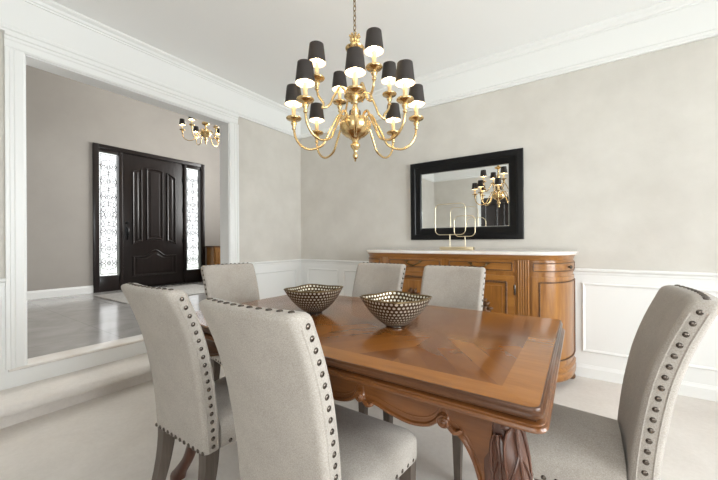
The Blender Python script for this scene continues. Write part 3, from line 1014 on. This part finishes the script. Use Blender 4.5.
# ------------------------------------------------------------------ wall mirror
mr = thing('wall_mirror', 'rectangular mirror in a wide black frame hanging above the sideboard', 'mirror', (-.949, YB, 1.117))
mr.rotation_euler = (math.radians(.8), 0, 0)
bm = bmesh.new()
w2, h2 = .539, .800
FP = [(0, 0), (0, .030), (.006, .036), (.030, .040), (.052, .040), (.060, .033), (.075, .030), (.100, .022), (.108, .022), (.116, .012), (.122, .010), (.122, 0)]
frame_sweep(bm, -w2, w2, 0, h2, FP, lambda u, v, o: (u, -o, v))
fr = obj('mirror_frame', bm, M['black_frame'], mr, 20)
bm = bmesh.new()
frame_sweep(bm, -w2+.119, w2-.119, .119, h2-.119, [(0, .008), (0, .013), (.004, .013), (.005, .008)], lambda u, v, o: (u, -o, v))
obj('inner_bead', bm, M['silver_bead'], fr, 0)
obj('mirror_glass', nbox(-w2+.118, w2-.118, -.009, -.003, .118, h2-.118), M['mirror'], mr, 0)

# ------------------------------------------------------------------ wire sculpture on the sideboard
sc = thing('wire_sculpture', 'gold wire sculpture of two overlapping rounded squares standing on the sideboard', 'sculpture', (-.94, 3.0, 1.0203))
obj('base', nbox(-.152, .152, -.035, .035, 0, .030, .003), M['gold_wire'], sc)
for x0, x1, z0, z1, xs, yo in ((-1.140, -.857, 1.162, 1.448, -1.0, -.012), (-.967, -.778, 1.145, 1.332, -.868, .012)):
    bm = bmesh.new()
    P = rrect(x0+.94, x1+.94, z0-1.02, z1-1.02, .045, 6)
    tube(bm, [(u, yo, v) for u, v in P], .0032, 8, True)
    lp = obj('wire_loop', bm, M['gold_wire'], sc, 60)
    bm = bmesh.new(); tube(bm, [(xs+.94, yo, .028), (xs+.94, yo, z0-1.02)], .0032, 8)
    obj('stem', bm, M['gold_wire'], lp, 60)

# ------------------------------------------------------------------ chandeliers
def chandelier(name, loc, tiers, ztop, label, body_z):
    """loc = centre at floor height 0 of z; tiers = (count, radius, cup z, phase, attach z, low z)"""
    t = thing(name, label, 'chandelier', loc)
    zb = body_z
    bm = bmesh.new()
    lathe(bm, [(0, -.175), (.010, -.170), (.014, -.155), (.008, -.14), (.012, -.125), (.024, -.112), (.026, -.10), (.014, -.088), (.018, -.075), (.030, -.062),
               (.052, -.054), (.072, -.034), (.082, -.008), (.082, .012), (.076, .028), (.066, .034), (.030, .040), (.018, .05), (.024, .068), (.020, .08), (.013, .10),
               (.013, .12), (.024, .128), (.046, .136), (.058, .150), (.056, .165), (.038, .178), (.020, .186), (.014, .20), (.014, .24),
               (.020, .26), (.022, .29), (.012, .31), (.010, .37), (.022, .378), (.045, .390), (.050, .402), (.030, .410), (.014, .418), (.012, .445), (0, .452)], (0, 0, zb), 28)
    obj('body', bm, M['brass'], t, 60)
    bm = bmesh.new()
    for k in range(8):
        a = 2*PI*k/8
        P = [(r*math.cos(a), r*math.sin(a), zb+z) for r, z in ((.010, .425), (.020, .44), (.018, .458), (.030, .468))]
        tube(bm, spline(P, 4), [.006]*4+[.007]*4+[.006]*4+[.002], 6)
    obj('leaf_crown', bm, M['brass'], t, 60)
    # chain
    bm = bmesh.new()
    z = zb+.447; k = 0
    while z < ztop-.03:
        P = []
        for i in range(12):
            a = 2*PI*i/12
            u, v = .007*math.cos(a), .016*math.sin(a)
            P.append((u, 0, z+.012+v) if k % 2 == 0 else (0, u, z+.012+v))
        tube(bm, P, .0022, 5, True)
        z += .025; k += 1
    obj('chain', bm, M['chain'], t, 60)
    bm = bmesh.new(); lathe(bm, [(.012, -.045), (.02, -.04), (.05, -.022), (.062, -.006), (.062, 0)], (0, 0, ztop), 24)
    obj('ceiling_canopy', bm, M['brass'], t, 60)
    for cnt, R, zc, ph, za, zl in tiers:
        arm0 = None
        for k in range(cnt):
            ang = ph + 2*PI*k/cnt
            if arm0 is None:
                bm = bmesh.new()
                hgt = zc-zl
                P = [(.040, za), (.062, za+.045), (.085, za+.052), (.105, za+.02), (.12+.2*(R-.2), zl+hgt*.45), (.14+.28*(R-.2), zl+.02), (R*.5+.075, zl),
                     (R-.035, zl+.022), (R-.006, zl+hgt*.45), (R, zc-.022)]
                tube(bm, spline([(r, 0, z) for r, z in P], 6), .0062, 8)
                arm0 = arm = obj('arm', bm, M['brass'], t, 60)
                bm = bmesh.new()
                lathe(bm, [(.006, -.055), (.011, -.048), (.007, -.038), (.012, -.028), (.016, -.018), (.010, -.010), (.014, -.004), (.036, .000), (.040, .006), (.038, .010), (.014, .006), (.012, .012)], (R, 0, zc), 20)
                obj('drip_cup', bm, M['brass'], arm, 60)
                bm = bmesh.new(); lathe(bm, [(.0105, .008), (.0105, .078), (.008, .082), (.004, .084)], (R, 0, zc), 14)
                obj('candle_sleeve', bm, M['candle'], arm, 60)
                bm = bmesh.new(); lathe(bm, [(.004, .082), (.009, .092), (.011, .104), (.008, .118), (.002, .130)], (R, 0, zc), 12)
                obj('bulb', bm, M['bulb'], arm, 60)
                bm = bmesh.new()
                lathe(bm, [(.0455, .078), (.0350, .170)], (R, 0, zc), 28, 0, False, False)
                lathe(bm, [(.0440, .079), (.0335, .169)], (R, 0, zc), 28, 1, False, False)
                lathe(bm, [(.0455, .078), (.0440, .079)], (R, 0, zc), 28, 0, False, False)
                lathe(bm, [(.0350, .170), (.0335, .169)], (R, 0, zc), 28, 0, False, False)
                obj('lamp_shade', bm, [M['shade'], M['shade_in']], arm, 60)
                arm.rotation_euler = (0, 0, ang)
            else:
                c = arm0.copy(); C.objects.link(c); c.parent = t; c.rotation_euler = (0, 0, ang)
                for g in arm0.children:
                    d = g.copy(); C.objects.link(d); d.parent = c
    return t
view = math.atan2(-1.394, .97)           # towards the viewer from the dining chandelier
chandelier('chandelier', (-.965, 1.40, 0), [(8, .318, 1.735, view, 1.705, 1.580), (4, .208, 1.900, view+math.radians(25), 1.835, 1.765)], ZC,
           'large brass chandelier with twelve black shades hanging over the dining table', 1.703)
chandelier('foyer_chandelier', (-5.0, 3.0, 0), [(6, .335, 2.88, math.radians(234.5), 2.86, 2.725)], FZ,
           'small brass chandelier with black shades seen through the cased opening, near the front door', 2.865)

# ------------------------------------------------------------------ foyer furniture
cb = thing('cabinet', 'amber wooden cabinet standing right of the front door in the foyer', 'cabinet', (XD+.16, 4.40, ZF))
bm = bmesh.new(); box(bm, -.13, .13, -.40, .40, .06, .72, .004)
for y in (-.37, .37):
    for x in (-.11, .11): box(bm, x-.02, x+.02, y-.02, y+.02, 0, .06)
obj('carcass', bm, M['cabinet_wood'], cb, 20)
obj('cabinet_top', nbox(-.14, .16, -.43, .43, .72, .75, .006), M['oak_dark'], cb, 20)
for y0, y1 in ((-.36, -.01), (.01, .36)):
    bm = nbox(.128, .146, y0, y1, .1, .69, .003)
    frame_sweep(bm, y0+.05, y1-.05, .16, .63, [(0, .146), (.008, .156), (.02, .156), (.035, .146)], lambda u, v, o: (o, u, v))
    dd = obj('cabinet_door', bm, M['cabinet_wood'], cb, 20)
    bm = bmesh.new(); yk = y1-.03 if y0 < -.1 else y0+.03
    tube(bm, [(.145, yk, .42), (.16, yk, .42), (.17, yk, .42)], [.006, .012, .008], 10)
    obj('knob', bm, M['nail'], dd)
mark(obj('door_mat', nbox(-6.25, -5.05, 1.90, 3.5, ZF, ZF+.012, .004), M['mat_rug']),
     'pale woven door mat lying on the glossy foyer floor before the dark front door', 'mat')

# ------------------------------------------------------------------ light
W = bpy.data.worlds.new('sky'); S.world = W; W.use_nodes = True
nt = W.node_tree; bgn = nt.nodes['Background']
tc = nt.nodes.new('ShaderNodeTexCoord'); sep = nt.nodes.new('ShaderNodeSeparateXYZ'); rp = nt.nodes.new('ShaderNodeValToRGB')
nt.links.new(tc.outputs['Generated'], sep.inputs[0]); 
ad = nt.nodes.new('ShaderNodeMath'); ad.operation = 'MULTIPLY_ADD'; ad.inputs[1].default_value = .5; ad.inputs[2].default_value = .5
nt.links.new(sep.outputs[2], ad.inputs[0]); nt.links.new(ad.outputs[0], rp.inputs[0])
e = rp.color_ramp.elements
e[0].position = .40; e[0].color = (.62, .68, .52, 1)
e[1].position = .50; e[1].color = (1, 1, 1, 1)
nt.links.new(rp.outputs[0], bgn.inputs['Color'])
bgn.inputs['Strength'].default_value = 1.6

def area_light(name, loc, target, sx, sy, power, col=(1, 1, 1)):
    l = bpy.data.lights.new(name, 'AREA'); l.shape = 'RECTANGLE'; l.size = sx; l.size_y = sy; l.energy = power; l.color = col
    o = bpy.data.objects.new(name, l); C.objects.link(o)
    o.location = loc
    o.rotation_euler = (Vector(target)-Vector(loc)).to_track_quat('-Z', 'Y').to_euler()
COOL = (.93, .97, 1)
for k, (a, b) in enumerate(WY):
    area_light('window_or_fill_light', (XR+.12, (a+b)/2, (WZ0+WZ1)/2), (0, (a+b)/2, (WZ0+WZ1)/2), b-a, WZ1-WZ0, 118, COOL)
area_light('window_or_fill_light', ((WX[0][0]+WX[0][1])/2, YF-.12, (WZ0+WZ1)/2), ((WX[0][0]+WX[0][1])/2, 0, (WZ0+WZ1)/2), 2.1, WZ1-WZ0, 34, (1, .99, .97))  # added fill lamp behind the camera, set in the added front opening
area_light('foyer_fill_light', (-5.05, FY1+.12, 2.6), (-5.05, 2, 2.4), 2.3, 2.5, 290, (1, .99, .97))  # added lamp that brightens the foyer from out of view

# ------------------------------------------------------------------ camera
cam = bpy.data.cameras.new('camera'); co = bpy.data.objects.new('camera', cam); C.objects.link(co)
yaw, roll = .593935, -.0054436
cam.sensor_width = 36; cam.sensor_fit = 'HORIZONTAL'
cam.lens = 36*327.409/718
cam.shift_y = (241.864-240)/718
cam.clip_start = .02
fwd = Vector((-math.sin(yaw), math.cos(yaw), 0)); rt = Vector((math.cos(yaw), math.sin(yaw), 0)); up = Vector((0, 0, 1))
cr, sr = math.cos(roll), math.sin(roll)
# image x axis and y axis rolled
Rx = rt*cr + up*sr; Ux = up*cr - rt*sr
m3 = Matrix((Rx, Ux, -fwd)).transposed()
co.matrix_world = Matrix.Translation((0, 0, 1.1)) @ m3.to_4x4()
S.camera = co

S.view_settings.view_transform = 'Standard'
S.view_settings.look = 'None'
S.view_settings.gamma = 1
S.view_settings.use_curve_mapping = False
S.view_settings.exposure = .32
S.cycles.use_denoising = True
S.cycles.max_bounces = 10
S.cycles.diffuse_bounces = 8
